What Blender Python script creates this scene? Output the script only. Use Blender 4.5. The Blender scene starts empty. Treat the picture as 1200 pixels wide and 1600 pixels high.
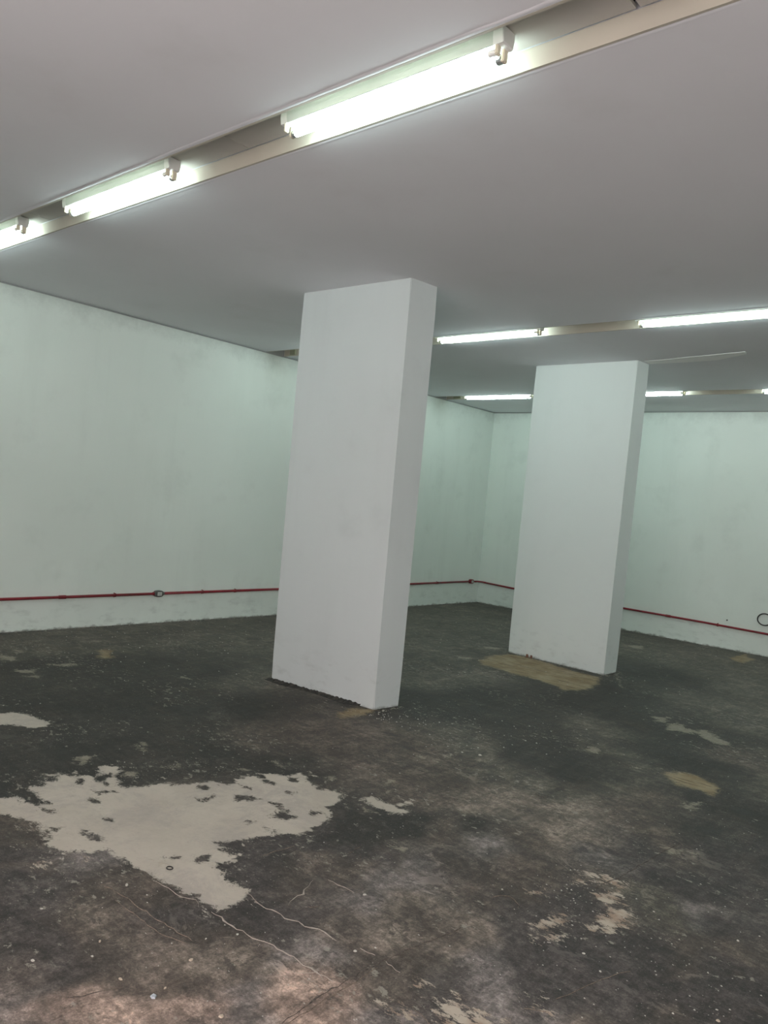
import bpy, bmesh, math, random
import numpy as np
from mathutils import Vector, Matrix

random.seed(7)
SC = bpy.context.scene
COL = SC.collection

# ---------------------------------------------------------------- camera, world, exposure
cam_data = bpy.data.cameras.new('camera')
cam = bpy.data.objects.new('camera', cam_data); COL.objects.link(cam)
fw = Vector((-0.65947311, 0.75158334, -0.01475497)); rt = Vector((0.74749655, 0.6577142, 0.09306419)); up = Vector((-0.07965005, -0.05034404, 0.99555078))
M = Matrix((rt, up, -fw)).transposed().to_4x4(); M.translation = Vector((0, 0, 1.5))
cam.matrix_world = M
cam_data.sensor_fit = 'VERTICAL'; cam_data.sensor_height = 36.0
cam_data.lens = 36.0 * 1213.62 / 1600
cam_data.clip_start = 0.05; cam_data.clip_end = 100
SC.camera = cam

DAY_COLOUR = (1.0, 0.87, 0.86); DAY_STRENGTH = 2.6
TUBE_COLOUR = (0.81, 1.0, 0.97); TUBE_STRENGTH = 26.0
w = bpy.data.worlds.new('daylight'); SC.world = w; w.use_nodes = True
w.node_tree.nodes['Background'].inputs[0].default_value = (*DAY_COLOUR, 1)
w.node_tree.nodes['Background'].inputs[1].default_value = DAY_STRENGTH
vs = SC.view_settings
vs.view_transform = 'Standard'; vs.look = 'None'; vs.gamma = 1; vs.exposure = 0.85
SC.cycles.max_bounces = 12; SC.cycles.diffuse_bounces = 8
vs.use_curve_mapping = False

# ---------------------------------------------------------------- dimensions (metres)
XL, XR = -7.07, 2.60            # left and right wall faces
YF, YB = -1.60, 10.53           # street front and back wall face
H, HR = 3.084, 3.160            # ceiling, top of the light recesses
STRIPS = [(2.08, 2.363), (5.752, 6.035), (8.954, 9.237)]

# ---------------------------------------------------------------- traced floor stains; tones carry some daylight (world metres on the floor)
MAIN_PATCH = [(-3.649,1.45),(-3.515,1.564),(-3.476,1.633),(-3.409,1.627),(-3.37,1.644),(-3.322,1.651),(-3.392,1.689),(-3.44,1.723),(-3.475,1.727),(-3.518,1.693),(-3.549,1.73),(-3.549,1.786),(-3.616,1.805),(-3.645,1.837),(-3.682,1.86),(-3.639,1.908),(-3.59,1.934),(-3.555,1.955),(-3.549,1.995),(-3.519,2.024),(-3.546,2.062),(-3.627,2.088),(-3.642,2.15),(-3.586,2.166),(-3.51,2.165),(-3.476,2.103),(-3.404,2.087),(-3.33,2.048),(-3.306,2.082),(-3.277,2.169),(-3.25,2.267),(-3.208,2.269),(-3.18,2.325),(-3.173,2.396),(-3.126,2.479),(-3.082,2.467),(-3.065,2.522),(-3.089,2.581),(-3.11,2.63),(-3.094,2.703),(-3.061,2.785),(-2.985,2.831),(-2.975,2.913),(-2.921,2.91),(-2.86,2.853),(-2.758,2.848),(-2.695,2.878),(-2.643,2.895),(-2.59,2.827),(-2.567,2.751),(-2.567,2.698),(-2.502,2.686),(-2.454,2.605),(-2.425,2.527),(-2.427,2.469),(-2.419,2.403),(-2.474,2.34),(-2.476,2.305),(-2.507,2.241),(-2.545,2.149),(-2.545,2.089),(-2.509,2.039),(-2.475,2.036),(-2.426,2.073),(-2.398,2.028),(-2.419,1.956),(-2.4,1.929),(-2.321,1.913),(-2.24,1.906),(-2.185,1.914),(-2.137,1.873),(-2.14,1.805),(-2.144,1.758),(-2.196,1.749),(-2.254,1.754),(-2.326,1.729),(-2.428,1.713),(-2.499,1.717),(-2.583,1.699),(-2.634,1.675),(-2.674,1.684),(-2.783,1.676),(-2.775,1.631),(-2.831,1.593),(-2.845,1.547),(-2.907,1.539),(-2.97,1.521),(-3.031,1.566),(-3.105,1.557),(-3.152,1.579),(-3.213,1.56),(-3.306,1.532),(-3.342,1.493),(-3.405,1.361)]
PALE_PATCHES = [[(-4.764,1.892),(-4.739,2.065),(-4.729,2.137),(-4.668,2.188),(-4.585,2.198),(-4.52,2.207),(-4.478,2.227),(-4.408,2.221),(-4.364,2.173),(-4.392,2.103),(-4.441,2.07),(-4.504,2.06),(-4.513,1.973),(-4.531,1.805)],[(-3.823,2.085),(-3.779,2.152),(-3.722,2.097),(-3.702,2.058),(-3.75,2.055)],[(-3.833,2.438),(-3.813,2.491),(-3.77,2.456),(-3.708,2.434),(-3.753,2.422)],[(-3.454,2.4),(-3.433,2.449),(-3.405,2.422),(-3.422,2.379)],[(-3.218,2.652),(-3.168,2.711),(-3.168,2.676)],[(-3.493,2.173),(-3.456,2.213),(-3.414,2.163),(-3.441,2.14)],[(-2.554,2.92),(-2.533,2.993),(-2.439,2.985),(-2.391,3.026),(-2.384,3.119),(-2.363,3.135),(-2.351,3.054),(-2.355,2.995),(-2.296,3.012),(-2.281,2.994),(-2.313,2.935),(-2.366,2.901),(-2.416,2.91),(-2.481,2.912)],[(-2.869,3.003),(-2.844,3.041),(-2.799,2.991),(-2.818,2.962)],[(-2.417,2.842),(-2.364,2.89),(-2.364,2.852),(-2.402,2.825)],[(-2.63,3.19),(-2.627,3.261),(-2.593,3.211),(-2.601,3.168)],[(-2.563,3.115),(-2.525,3.138),(-2.5,3.084),(-2.51,3.055)],[(-2.124,2.661),(-2.082,2.686),(-2.037,2.684),(-2.05,2.647),(-2.086,2.66)],[(-6.265,2.69),(-6.14,2.747),(-6.0,2.678),(-6.077,2.613)],[(-6.352,2.853),(-6.283,2.89),(-6.199,2.843),(-6.239,2.81)],[(-3.941,9.305),(-3.832,9.473),(-3.73,9.231),(-3.85,9.134)],[(-4.522,6.475),(-4.389,6.557),(-4.319,6.434),(-4.456,6.407)],[(-4.713,7.231),(-4.57,7.399),(-4.521,7.259),(-4.639,7.147)],[(-2.333,6.095),(-2.24,6.186),(-2.193,6.001),(-2.254,5.963)],[(-2.171,5.943),(-2.125,6.083),(-1.994,5.991),(-1.934,6.09),(-1.811,6.0),(-1.682,5.878),(-1.695,5.78),(-1.813,5.802),(-1.904,5.934),(-1.991,5.849),(-2.098,5.819)],[(-2.284,4.849),(-2.212,4.89),(-2.148,4.758),(-2.205,4.737)],[(-1.917,4.725),(-1.864,4.725),(-1.853,4.681),(-1.901,4.688)],[(-2.552,3.963),(-2.511,4.005),(-2.491,3.955),(-2.52,3.93)],[(-2.748,3.87),(-2.698,3.882),(-2.674,3.836),(-2.699,3.818)],[(-2.807,3.693),(-2.752,3.736),(-2.73,3.689),(-2.773,3.664)],[(-2.697,3.74),(-2.675,3.774),(-2.64,3.728),(-2.665,3.71)],[(-1.298,3.708),(-1.229,3.724),(-1.225,3.675),(-1.263,3.657)],[(-1.178,3.748),(-1.166,3.841),(-1.158,3.775),(-1.17,3.685)],[(-1.45,4.369),(-1.399,4.472),(-1.379,4.364),(-1.413,4.287)],[(-3.252,7.42),(-3.095,7.162),(-2.893,6.785),(-3.075,7.091)],[(-5.769,3.024),(-5.71,3.047),(-5.653,2.966),(-5.74,2.882),(-5.798,2.859)],[(-5.74,2.591),(-5.666,2.7),(-5.585,2.64),(-5.673,2.548)],[(-5.534,2.57),(-5.481,2.677),(-5.445,2.623)],[(-5.008,3.542),(-4.982,3.594),(-4.937,3.551),(-4.954,3.516)],[(-3.186,2.915),(-3.132,2.961),(-3.121,2.904)]]
FLAKY_PATCHES = [[(-1.418,3.13),(-1.385,3.182),(-1.315,3.19),(-1.238,3.175),(-1.244,3.125),(-1.322,3.111),(-1.382,3.087)],[(-1.434,3.046),(-1.396,3.086),(-1.361,3.011),(-1.398,3.005)],[(-1.319,2.989),(-1.243,3.093),(-1.202,3.033),(-1.229,2.945),(-1.286,2.951)],[(-1.218,2.921),(-1.189,3.003),(-1.127,2.962),(-1.099,2.856),(-1.131,2.763),(-1.211,2.718),(-1.218,2.812)],[(-1.355,2.574),(-1.347,2.653),(-1.32,2.75),(-1.277,2.705),(-1.282,2.631),(-1.315,2.551)],[(-1.316,2.498),(-1.291,2.554),(-1.248,2.607),(-1.23,2.584),(-1.272,2.521),(-1.302,2.484)],[(-1.494,2.808),(-1.463,2.847),(-1.447,2.803),(-1.471,2.78)],[(-1.446,1.826),(-1.423,1.829),(-1.39,1.836),(-1.346,1.843),(-1.294,1.839),(-1.329,1.807),(-1.376,1.804),(-1.415,1.806)],[(-1.433,1.989),(-1.4,1.994),(-1.37,1.995),(-1.382,1.971),(-1.416,1.975)],[(-1.353,1.953),(-1.302,1.957),(-1.3,1.987),(-1.292,2.015),(-1.23,2.005),(-1.195,2.041),(-1.164,2.028),(-1.12,2.054),(-1.095,2.015),(-1.213,1.871),(-1.273,1.903),(-1.321,1.925)],[(-1.118,2.135),(-1.089,2.16),(-1.056,2.18),(-1.065,2.157),(-1.109,2.127)],[(-1.145,2.198),(-1.128,2.236),(-1.104,2.226),(-1.115,2.185),(-1.136,2.179)],[(-1.169,2.188),(-1.154,2.201),(-1.145,2.178),(-1.159,2.171)],[(-2.629,1.77),(-2.59,1.803),(-2.536,1.803),(-2.545,1.774)],[(-2.836,1.429),(-2.82,1.458),(-2.786,1.435),(-2.8,1.4)],[(-2.793,1.581),(-2.77,1.602),(-2.74,1.58),(-2.759,1.564)]]
OCHRE_PATCHES = [[(-4.277,6.529),(-4.364,6.833),(-4.327,7.145),(-4.167,7.204),(-3.92,7.173),(-3.572,7.064),(-3.352,7.038),(-3.253,7.067),(-3.112,6.709),(-3.068,6.406),(-3.177,6.2),(-3.283,6.28),(-3.511,6.337),(-3.782,6.334),(-4.02,6.37),(-4.161,6.382)],[(-1.709,4.76),(-1.677,4.885),(-1.591,4.916),(-1.481,4.873),(-1.411,4.797),(-1.394,4.636),(-1.482,4.66),(-1.588,4.645)],[(-3.695,3.905),(-3.717,4.122),(-3.606,4.22),(-3.558,4.02),(-3.584,3.856)],[(-2.917,9.855),(-2.901,10.424),(-2.784,10.153),(-2.71,10.149),(-2.712,9.657),(-2.807,9.687)],[(-6.106,3.432),(-6.082,3.555),(-5.931,3.458),(-5.798,3.401),(-5.826,3.281),(-5.962,3.388)]]
DARK_ISLANDS = [[(-3.503,1.66),(-3.456,1.727),(-3.405,1.695),(-3.377,1.647),(-3.43,1.634)],[(-3.633,1.841),(-3.605,1.882),(-3.553,1.853),(-3.575,1.82)],[(-3.551,1.946),(-3.521,1.974),(-3.459,1.932),(-3.481,1.914)],[(-3.362,1.93),(-3.301,2.005),(-3.277,1.998),(-3.296,1.943)],[(-3.52,2.038),(-3.512,2.113),(-3.468,2.099),(-3.431,2.017),(-3.478,2.008)],[(-3.401,2.017),(-3.389,2.078),(-3.371,2.017)],[(-3.278,1.876),(-3.241,1.89),(-3.219,1.87),(-3.25,1.864)],[(-3.05,1.818),(-3.027,1.838),(-3.007,1.821),(-3.02,1.804)],[(-2.981,1.684),(-2.916,1.721),(-2.872,1.711),(-2.884,1.675),(-2.935,1.666)],[(-3.093,1.595),(-3.069,1.617),(-3.05,1.602)],[(-2.995,2.278),(-2.999,2.355),(-2.959,2.33),(-2.948,2.292),(-2.969,2.263)],[(-3.131,2.351),(-3.101,2.395),(-3.069,2.368),(-3.093,2.347)],[(-2.897,2.404),(-2.922,2.451),(-2.883,2.507),(-2.84,2.499),(-2.841,2.457),(-2.88,2.402)],[(-2.992,2.537),(-2.955,2.577),(-2.932,2.55),(-2.964,2.535)],[(-3.101,2.709),(-3.064,2.73),(-2.931,2.687),(-2.998,2.667)],[(-2.954,2.812),(-2.933,2.843),(-2.894,2.803),(-2.918,2.784)],[(-2.829,2.684),(-2.789,2.713),(-2.78,2.683)],[(-2.771,2.53),(-2.738,2.55),(-2.685,2.532),(-2.626,2.513),(-2.571,2.515),(-2.576,2.46),(-2.611,2.413),(-2.657,2.445),(-2.66,2.49),(-2.697,2.515)],[(-2.586,2.619),(-2.523,2.656),(-2.54,2.596)],[(-2.586,2.063),(-2.55,2.092),(-2.532,2.056)],[(-2.522,1.937),(-2.494,1.974),(-2.468,1.936),(-2.488,1.883)],[(-3.196,2.551),(-3.128,2.603),(-3.048,2.532),(-3.075,2.462)],[(-2.593,1.834),(-2.556,1.884),(-2.548,1.849)],[(-3.378,1.683),(-3.343,1.719),(-3.331,1.699),(-3.351,1.67)],[(-3.328,1.654),(-3.273,1.671),(-3.251,1.69),(-3.234,1.667),(-3.299,1.646)],[(-2.659,2.31),(-2.646,2.329),(-2.626,2.31),(-2.638,2.293)],[(-2.579,2.318),(-2.515,2.338),(-2.499,2.317),(-2.55,2.302)]]
CRACK_LINES = [[(-2.1,1.89),(-2.048,1.892),(-2.011,1.911),(-1.954,1.901),(-1.91,1.922),(-1.872,1.918),(-1.823,1.947),(-1.777,1.948),(-1.741,1.944)],[(-2.147,1.727),(-2.1,1.733),(-2.029,1.726),(-1.988,1.738),(-1.93,1.737),(-1.858,1.76),(-1.804,1.769),(-1.763,1.769),(-1.71,1.768),(-1.66,1.776),(-1.622,1.776),(-1.59,1.779)],[(-2.093,2.166),(-2.066,2.12),(-2.039,2.062),(-2.033,2.018),(-2.011,1.966)],[(-1.654,1.978),(-1.626,1.979),(-1.598,1.984)],[(-2.457,1.691),(-2.378,1.7),(-2.292,1.706),(-2.245,1.729),(-2.199,1.71)],[(-1.694,1.725),(-1.672,1.746),(-1.655,1.772),(-1.614,1.76)],[(-2.052,2.21),(-2.0,2.221),(-1.923,2.224)],[(-1.558,1.983),(-1.523,1.981),(-1.483,1.976)],[(-2.178,1.908),(-2.146,1.904),(-2.087,1.892)]]
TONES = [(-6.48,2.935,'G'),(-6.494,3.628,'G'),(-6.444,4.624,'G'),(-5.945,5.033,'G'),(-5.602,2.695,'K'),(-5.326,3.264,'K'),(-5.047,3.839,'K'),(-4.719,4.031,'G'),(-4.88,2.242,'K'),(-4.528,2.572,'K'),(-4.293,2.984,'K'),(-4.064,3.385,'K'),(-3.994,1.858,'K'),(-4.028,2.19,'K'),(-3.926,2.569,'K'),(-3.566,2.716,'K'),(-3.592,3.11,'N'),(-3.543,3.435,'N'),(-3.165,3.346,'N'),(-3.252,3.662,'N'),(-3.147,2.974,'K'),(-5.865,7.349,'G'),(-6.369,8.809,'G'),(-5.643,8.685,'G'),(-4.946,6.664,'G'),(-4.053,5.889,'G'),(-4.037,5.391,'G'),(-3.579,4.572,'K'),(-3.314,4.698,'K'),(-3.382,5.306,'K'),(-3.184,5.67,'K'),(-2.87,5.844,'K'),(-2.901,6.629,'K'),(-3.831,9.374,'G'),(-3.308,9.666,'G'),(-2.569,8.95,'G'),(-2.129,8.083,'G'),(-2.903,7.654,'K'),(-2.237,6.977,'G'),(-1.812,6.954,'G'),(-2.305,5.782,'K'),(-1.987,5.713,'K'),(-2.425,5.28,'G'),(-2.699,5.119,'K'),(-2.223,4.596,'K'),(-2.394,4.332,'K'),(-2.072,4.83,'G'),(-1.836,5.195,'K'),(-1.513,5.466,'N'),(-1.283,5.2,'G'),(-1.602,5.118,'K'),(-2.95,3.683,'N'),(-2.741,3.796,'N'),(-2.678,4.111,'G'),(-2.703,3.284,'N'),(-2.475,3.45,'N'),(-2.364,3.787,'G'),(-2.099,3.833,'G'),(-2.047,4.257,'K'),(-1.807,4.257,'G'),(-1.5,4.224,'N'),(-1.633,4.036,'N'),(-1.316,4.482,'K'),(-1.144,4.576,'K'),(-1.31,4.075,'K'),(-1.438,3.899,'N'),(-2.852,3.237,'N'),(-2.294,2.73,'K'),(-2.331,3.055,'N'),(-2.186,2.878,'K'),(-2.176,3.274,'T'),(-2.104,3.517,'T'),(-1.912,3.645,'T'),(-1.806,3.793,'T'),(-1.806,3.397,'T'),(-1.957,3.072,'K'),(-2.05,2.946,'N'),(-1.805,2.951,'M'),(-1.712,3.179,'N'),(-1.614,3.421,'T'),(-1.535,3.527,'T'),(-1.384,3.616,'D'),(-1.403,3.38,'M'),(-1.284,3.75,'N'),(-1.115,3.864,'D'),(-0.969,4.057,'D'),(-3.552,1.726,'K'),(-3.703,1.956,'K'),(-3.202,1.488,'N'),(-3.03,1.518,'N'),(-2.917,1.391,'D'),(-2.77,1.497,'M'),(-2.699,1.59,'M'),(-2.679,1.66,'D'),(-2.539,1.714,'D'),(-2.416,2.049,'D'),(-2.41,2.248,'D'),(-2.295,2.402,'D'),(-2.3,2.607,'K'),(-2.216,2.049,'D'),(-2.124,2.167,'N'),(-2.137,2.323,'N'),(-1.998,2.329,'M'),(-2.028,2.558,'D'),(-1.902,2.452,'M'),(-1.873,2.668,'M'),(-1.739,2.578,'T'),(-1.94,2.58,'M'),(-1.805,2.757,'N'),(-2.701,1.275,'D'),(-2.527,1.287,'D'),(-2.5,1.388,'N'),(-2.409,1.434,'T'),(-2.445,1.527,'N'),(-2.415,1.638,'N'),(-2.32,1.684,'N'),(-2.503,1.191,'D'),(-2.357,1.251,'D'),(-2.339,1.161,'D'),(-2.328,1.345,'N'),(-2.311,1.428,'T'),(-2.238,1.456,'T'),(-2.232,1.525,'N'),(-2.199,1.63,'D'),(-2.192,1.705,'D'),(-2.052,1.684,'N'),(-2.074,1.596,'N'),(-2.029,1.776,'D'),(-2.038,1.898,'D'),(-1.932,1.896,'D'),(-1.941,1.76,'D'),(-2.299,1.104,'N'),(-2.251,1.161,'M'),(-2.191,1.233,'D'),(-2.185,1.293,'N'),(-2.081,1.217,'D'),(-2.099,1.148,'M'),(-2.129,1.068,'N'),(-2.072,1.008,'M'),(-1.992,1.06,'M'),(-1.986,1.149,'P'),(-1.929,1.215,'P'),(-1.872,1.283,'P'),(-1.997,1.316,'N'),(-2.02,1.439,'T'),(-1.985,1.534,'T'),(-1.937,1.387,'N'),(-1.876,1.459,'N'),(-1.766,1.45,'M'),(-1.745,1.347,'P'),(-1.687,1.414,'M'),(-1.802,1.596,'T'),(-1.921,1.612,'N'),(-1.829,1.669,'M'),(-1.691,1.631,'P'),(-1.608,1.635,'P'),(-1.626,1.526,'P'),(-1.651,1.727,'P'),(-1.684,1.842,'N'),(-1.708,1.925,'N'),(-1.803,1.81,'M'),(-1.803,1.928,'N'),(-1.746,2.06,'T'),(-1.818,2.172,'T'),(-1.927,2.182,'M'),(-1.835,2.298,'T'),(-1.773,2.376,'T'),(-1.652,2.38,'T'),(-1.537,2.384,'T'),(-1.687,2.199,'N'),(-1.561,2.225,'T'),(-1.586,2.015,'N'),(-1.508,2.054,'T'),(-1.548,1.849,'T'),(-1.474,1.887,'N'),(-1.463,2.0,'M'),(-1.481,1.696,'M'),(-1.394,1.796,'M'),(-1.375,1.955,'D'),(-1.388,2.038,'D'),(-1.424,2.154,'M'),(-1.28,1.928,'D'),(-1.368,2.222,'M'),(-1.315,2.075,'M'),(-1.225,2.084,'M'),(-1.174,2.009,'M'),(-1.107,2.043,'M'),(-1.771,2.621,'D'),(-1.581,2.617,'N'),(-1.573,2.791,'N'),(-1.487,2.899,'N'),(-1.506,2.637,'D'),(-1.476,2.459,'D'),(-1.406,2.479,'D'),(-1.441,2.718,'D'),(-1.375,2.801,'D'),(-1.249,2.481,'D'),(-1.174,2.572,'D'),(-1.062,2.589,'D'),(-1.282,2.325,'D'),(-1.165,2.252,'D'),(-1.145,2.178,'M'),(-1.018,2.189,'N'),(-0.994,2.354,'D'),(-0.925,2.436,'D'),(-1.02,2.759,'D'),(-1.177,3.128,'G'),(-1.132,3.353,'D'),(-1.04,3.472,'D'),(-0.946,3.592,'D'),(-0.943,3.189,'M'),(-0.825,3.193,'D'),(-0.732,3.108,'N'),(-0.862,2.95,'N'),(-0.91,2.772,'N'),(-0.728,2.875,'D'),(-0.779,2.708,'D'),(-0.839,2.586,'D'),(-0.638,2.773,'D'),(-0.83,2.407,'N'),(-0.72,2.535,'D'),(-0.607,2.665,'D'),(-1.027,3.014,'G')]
CHIP_SPOTS = [(-1.993,1.193),(-2.012,1.299),(-2.225,1.349),(-2.168,1.292),(-2.488,1.598),(-1.878,1.328),(-1.959,1.512),(-1.892,1.375),(-2.05,1.366),(-1.775,1.279),(-1.684,1.425),(-1.98,1.712),(-1.887,2.246),(-1.137,2.557),(-1.049,2.504),(-1.288,2.198),(-0.79,3.101),(-0.684,2.554),(-2.582,4.042),(-1.428,4.181),(-2.52,1.295),(-2.259,1.147),(-0.93,2.619),(-1.658,1.951),(-1.862,1.893),(-2.1,1.905),(-0.7,2.581),(-1.864,1.725),(-3.64,2.424),(-3.037,2.246)]
SCRATCHES = [([(-2.526,1.534),(-2.398,1.55),(-2.26,1.555),(-2.139,1.565),(-2.044,1.575)],0.0022,'t','scratch'),([(-2.414,1.51),(-2.279,1.517),(-2.146,1.52),(-2.045,1.551)],0.0018,'t','scratch'),([(-1.553,1.536),(-1.562,1.644),(-1.566,1.754),(-1.565,1.868),(-1.563,1.988)],0.003,'d','ridge'),([(-1.563,1.988),(-1.545,2.099),(-1.531,2.223),(-1.512,2.349)],0.002,'d','ridge'),([(-1.535,1.549),(-1.544,1.679),(-1.545,1.803),(-1.548,1.941)],0.0018,'t','scratch'),([(-1.555,2.613),(-1.562,2.642),(-1.535,2.684),(-1.498,2.684),(-1.457,2.66),(-1.447,2.635)],0.0018,'t','flake_edge'),([(-1.328,3.036),(-1.306,3.201),(-1.294,3.403),(-1.285,3.597),(-1.265,3.798)],0.0022,'d','ridge'),([(-2.034,1.136),(-2.011,1.181),(-1.992,1.23),(-1.975,1.286)],0.002,'d','ridge'),([(-1.117,2.132),(-1.09,2.155),(-1.059,2.177)],0.0025,'t','scratch'),([(-1.074,2.252),(-1.048,2.35),(-1.027,2.467),(-0.98,2.586)],0.001,'t','scratch'),([(-2.161,2.442),(-2.171,2.496),(-2.184,2.55)],0.0012,'t','scratch'),([(-1.964,2.018),(-1.943,2.03),(-1.935,2.055)],0.0015,'t','scratch'),([(-2.292,3.322),(-2.247,3.328),(-2.234,3.332)],0.0015,'d','ridge'),([(-2.038,3.763),(-1.987,3.743),(-1.964,3.791)],0.002,'d','ridge'),([(-2.361,2.121),(-2.365,2.21),(-2.352,2.306)],0.001,'t','scratch'),([(-1.331,1.869),(-1.285,1.858),(-1.268,1.857)],0.0015,'t','scratch')]

# ---------------------------------------------------------------- helpers
def link(o, parent=None):
    COL.objects.link(o)
    if parent is not None: o.parent = parent
    return o
def mesh_obj(name, bm, mat, parent=None, smooth=False):
    me = bpy.data.meshes.new(name); bm.normal_update(); bm.to_mesh(me); bm.free()
    if mat: me.materials.append(mat)
    if smooth:
        for p in me.polygons: p.use_smooth = True
    return link(bpy.data.objects.new(name, me), parent)
def structure(o, label=None):
    o['kind'] = 'structure'
    if label: o['label'] = label
    return o
def tag(o, label, cat, group=None, kind=None):
    o['label'] = label; o['category'] = cat
    if group: o['group'] = group
    if kind: o['kind'] = kind
    return o
def empty(name, loc):
    o = bpy.data.objects.new(name, None); o.location = loc; o.empty_display_size = 0.1
    return link(o)
def add_box(bm, a, b):
    (x0, y0, z0), (x1, y1, z1) = a, b
    v = [bm.verts.new(c) for c in ((x0,y0,z0),(x1,y0,z0),(x1,y1,z0),(x0,y1,z0),(x0,y0,z1),(x1,y0,z1),(x1,y1,z1),(x0,y1,z1))]
    for f in ((3,2,1,0),(4,5,6,7),(0,1,5,4),(1,2,6,5),(2,3,7,6),(3,0,4,7)): bm.faces.new([v[i] for i in f])
def box(a, b, bevel=0.0, seg=2):
    bm = bmesh.new(); add_box(bm, a, b)
    if bevel: bmesh.ops.bevel(bm, geom=bm.edges[:], offset=bevel, segments=seg, affect='EDGES')
    return bm
def tube_along(bm, pts, r, n=12, cap=True):
    """a round tube through the points; r is a radius or a list of radii"""
    pts = [Vector(p) for p in pts]; rings = []
    prev = None
    for i, p in enumerate(pts):
        t = (pts[min(i+1, len(pts)-1)] - pts[max(i-1, 0)]).normalized()
        if prev is None:
            u = t.orthogonal().normalized()
        else:
            u = (prev - t * prev.dot(t)).normalized()
        prev = u; v = t.cross(u)
        rr = r[i] if isinstance(r, (list, tuple)) else r
        rings.append([bm.verts.new(p + u*math.cos(2*math.pi*k/n)*rr + v*math.sin(2*math.pi*k/n)*rr) for k in range(n)])
    for a, b in zip(rings, rings[1:]):
        for k in range(n): bm.faces.new((a[k], a[(k+1)%n], b[(k+1)%n], b[k]))
    if cap:
        bm.faces.new(rings[0][::-1]); bm.faces.new(rings[-1])

# ---------------------------------------------------------------- materials
class NT:
    def __init__(s, name):
        s.m = bpy.data.materials.new(name); s.m.use_nodes = True; s.t = s.m.node_tree; s.n = s.t.nodes; s.l = s.t.links
        s.b = s.n['Principled BSDF']; s._co = None
    def co(s):
        if s._co is None: s._co = s.n.new('ShaderNodeTexCoord').outputs['Object']
        return s._co
    def put(s, sock, v):
        if isinstance(v, bpy.types.NodeSocket): s.l.new(v, sock)
        elif v is not None:
            if isinstance(v, (tuple, list)) and len(v) == 3 and sock.type == 'RGBA': v = (*v, 1)
            sock.default_value = v
    def mapping(s, vec=None, scale=(1,1,1), rot=(0,0,0), loc=(0,0,0)):
        n = s.n.new('ShaderNodeMapping'); s.put(n.inputs['Vector'], vec or s.co())
        n.inputs['Scale'].default_value = scale; n.inputs['Rotation'].default_value = rot; n.inputs['Location'].default_value = loc
        return n.outputs[0]
    def noise(s, scale, detail=4, rough=0.55, vec=None, dist=0.0):
        n = s.n.new('ShaderNodeTexNoise'); s.put(n.inputs['Vector'], vec or s.co())
        n.inputs['Scale'].default_value = scale; n.inputs['Detail'].default_value = detail
        n.inputs['Roughness'].default_value = rough; n.inputs['Distortion'].default_value = dist
        return n.outputs['Fac']
    def voronoi(s, scale, vec=None, out='Distance', feature='F1'):
        n = s.n.new('ShaderNodeTexVoronoi'); n.feature = feature; s.put(n.inputs['Vector'], vec or s.co()); n.inputs['Scale'].default_value = scale
        return n.outputs[out]
    def math(s, op, a, b=0.5, c=None, clamp=False):
        n = s.n.new('ShaderNodeMath'); n.operation = op; n.use_clamp = clamp
        s.put(n.inputs[0], a); s.put(n.inputs[1], b)
        if c is not None: s.put(n.inputs[2], c)
        return n.outputs[0]
    def ramp(s, v, lo, hi, a=0.0, b=1.0, smooth=True):
        n = s.n.new('ShaderNodeMapRange'); n.interpolation_type = 'SMOOTHSTEP' if smooth else 'LINEAR'
        s.put(n.inputs[0], v)
        for i, x in enumerate((lo, hi, a, b)): n.inputs[i+1].default_value = x
        return n.outputs[0]
    def mix(s, f, a, b, mode='MIX'):
        n = s.n.new('ShaderNodeMix'); n.data_type = 'RGBA'; n.blend_type = mode
        s.put(n.inputs[0], f); s.put(n.inputs[6], a); s.put(n.inputs[7], b)
        return n.outputs[2]
    def attr(s, name, out='Fac'):
        n = s.n.new('ShaderNodeAttribute'); n.attribute_name = name; return n.outputs[out]
    def sep(s, vec, i):
        n = s.n.new('ShaderNodeSeparateXYZ'); s.put(n.inputs[0], vec); return n.outputs[i]
    def bump(s, h, strength=0.3, dist=0.01):
        n = s.n.new('ShaderNodeBump'); n.inputs['Strength'].default_value = strength; n.inputs['Distance'].default_value = dist
        s.put(n.inputs['Height'], h); s.l.new(n.outputs[0], s.b.inputs['Normal'])
    def done(s, colour=None, rough=0.6, metal=0.0, spec=0.5):
        s.put(s.b.inputs['Base Color'], colour); s.put(s.b.inputs['Roughness'], rough); s.put(s.b.inputs['Metallic'], metal)
        s.b.inputs['Specular IOR Level'].default_value = spec
        return s.m

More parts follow.
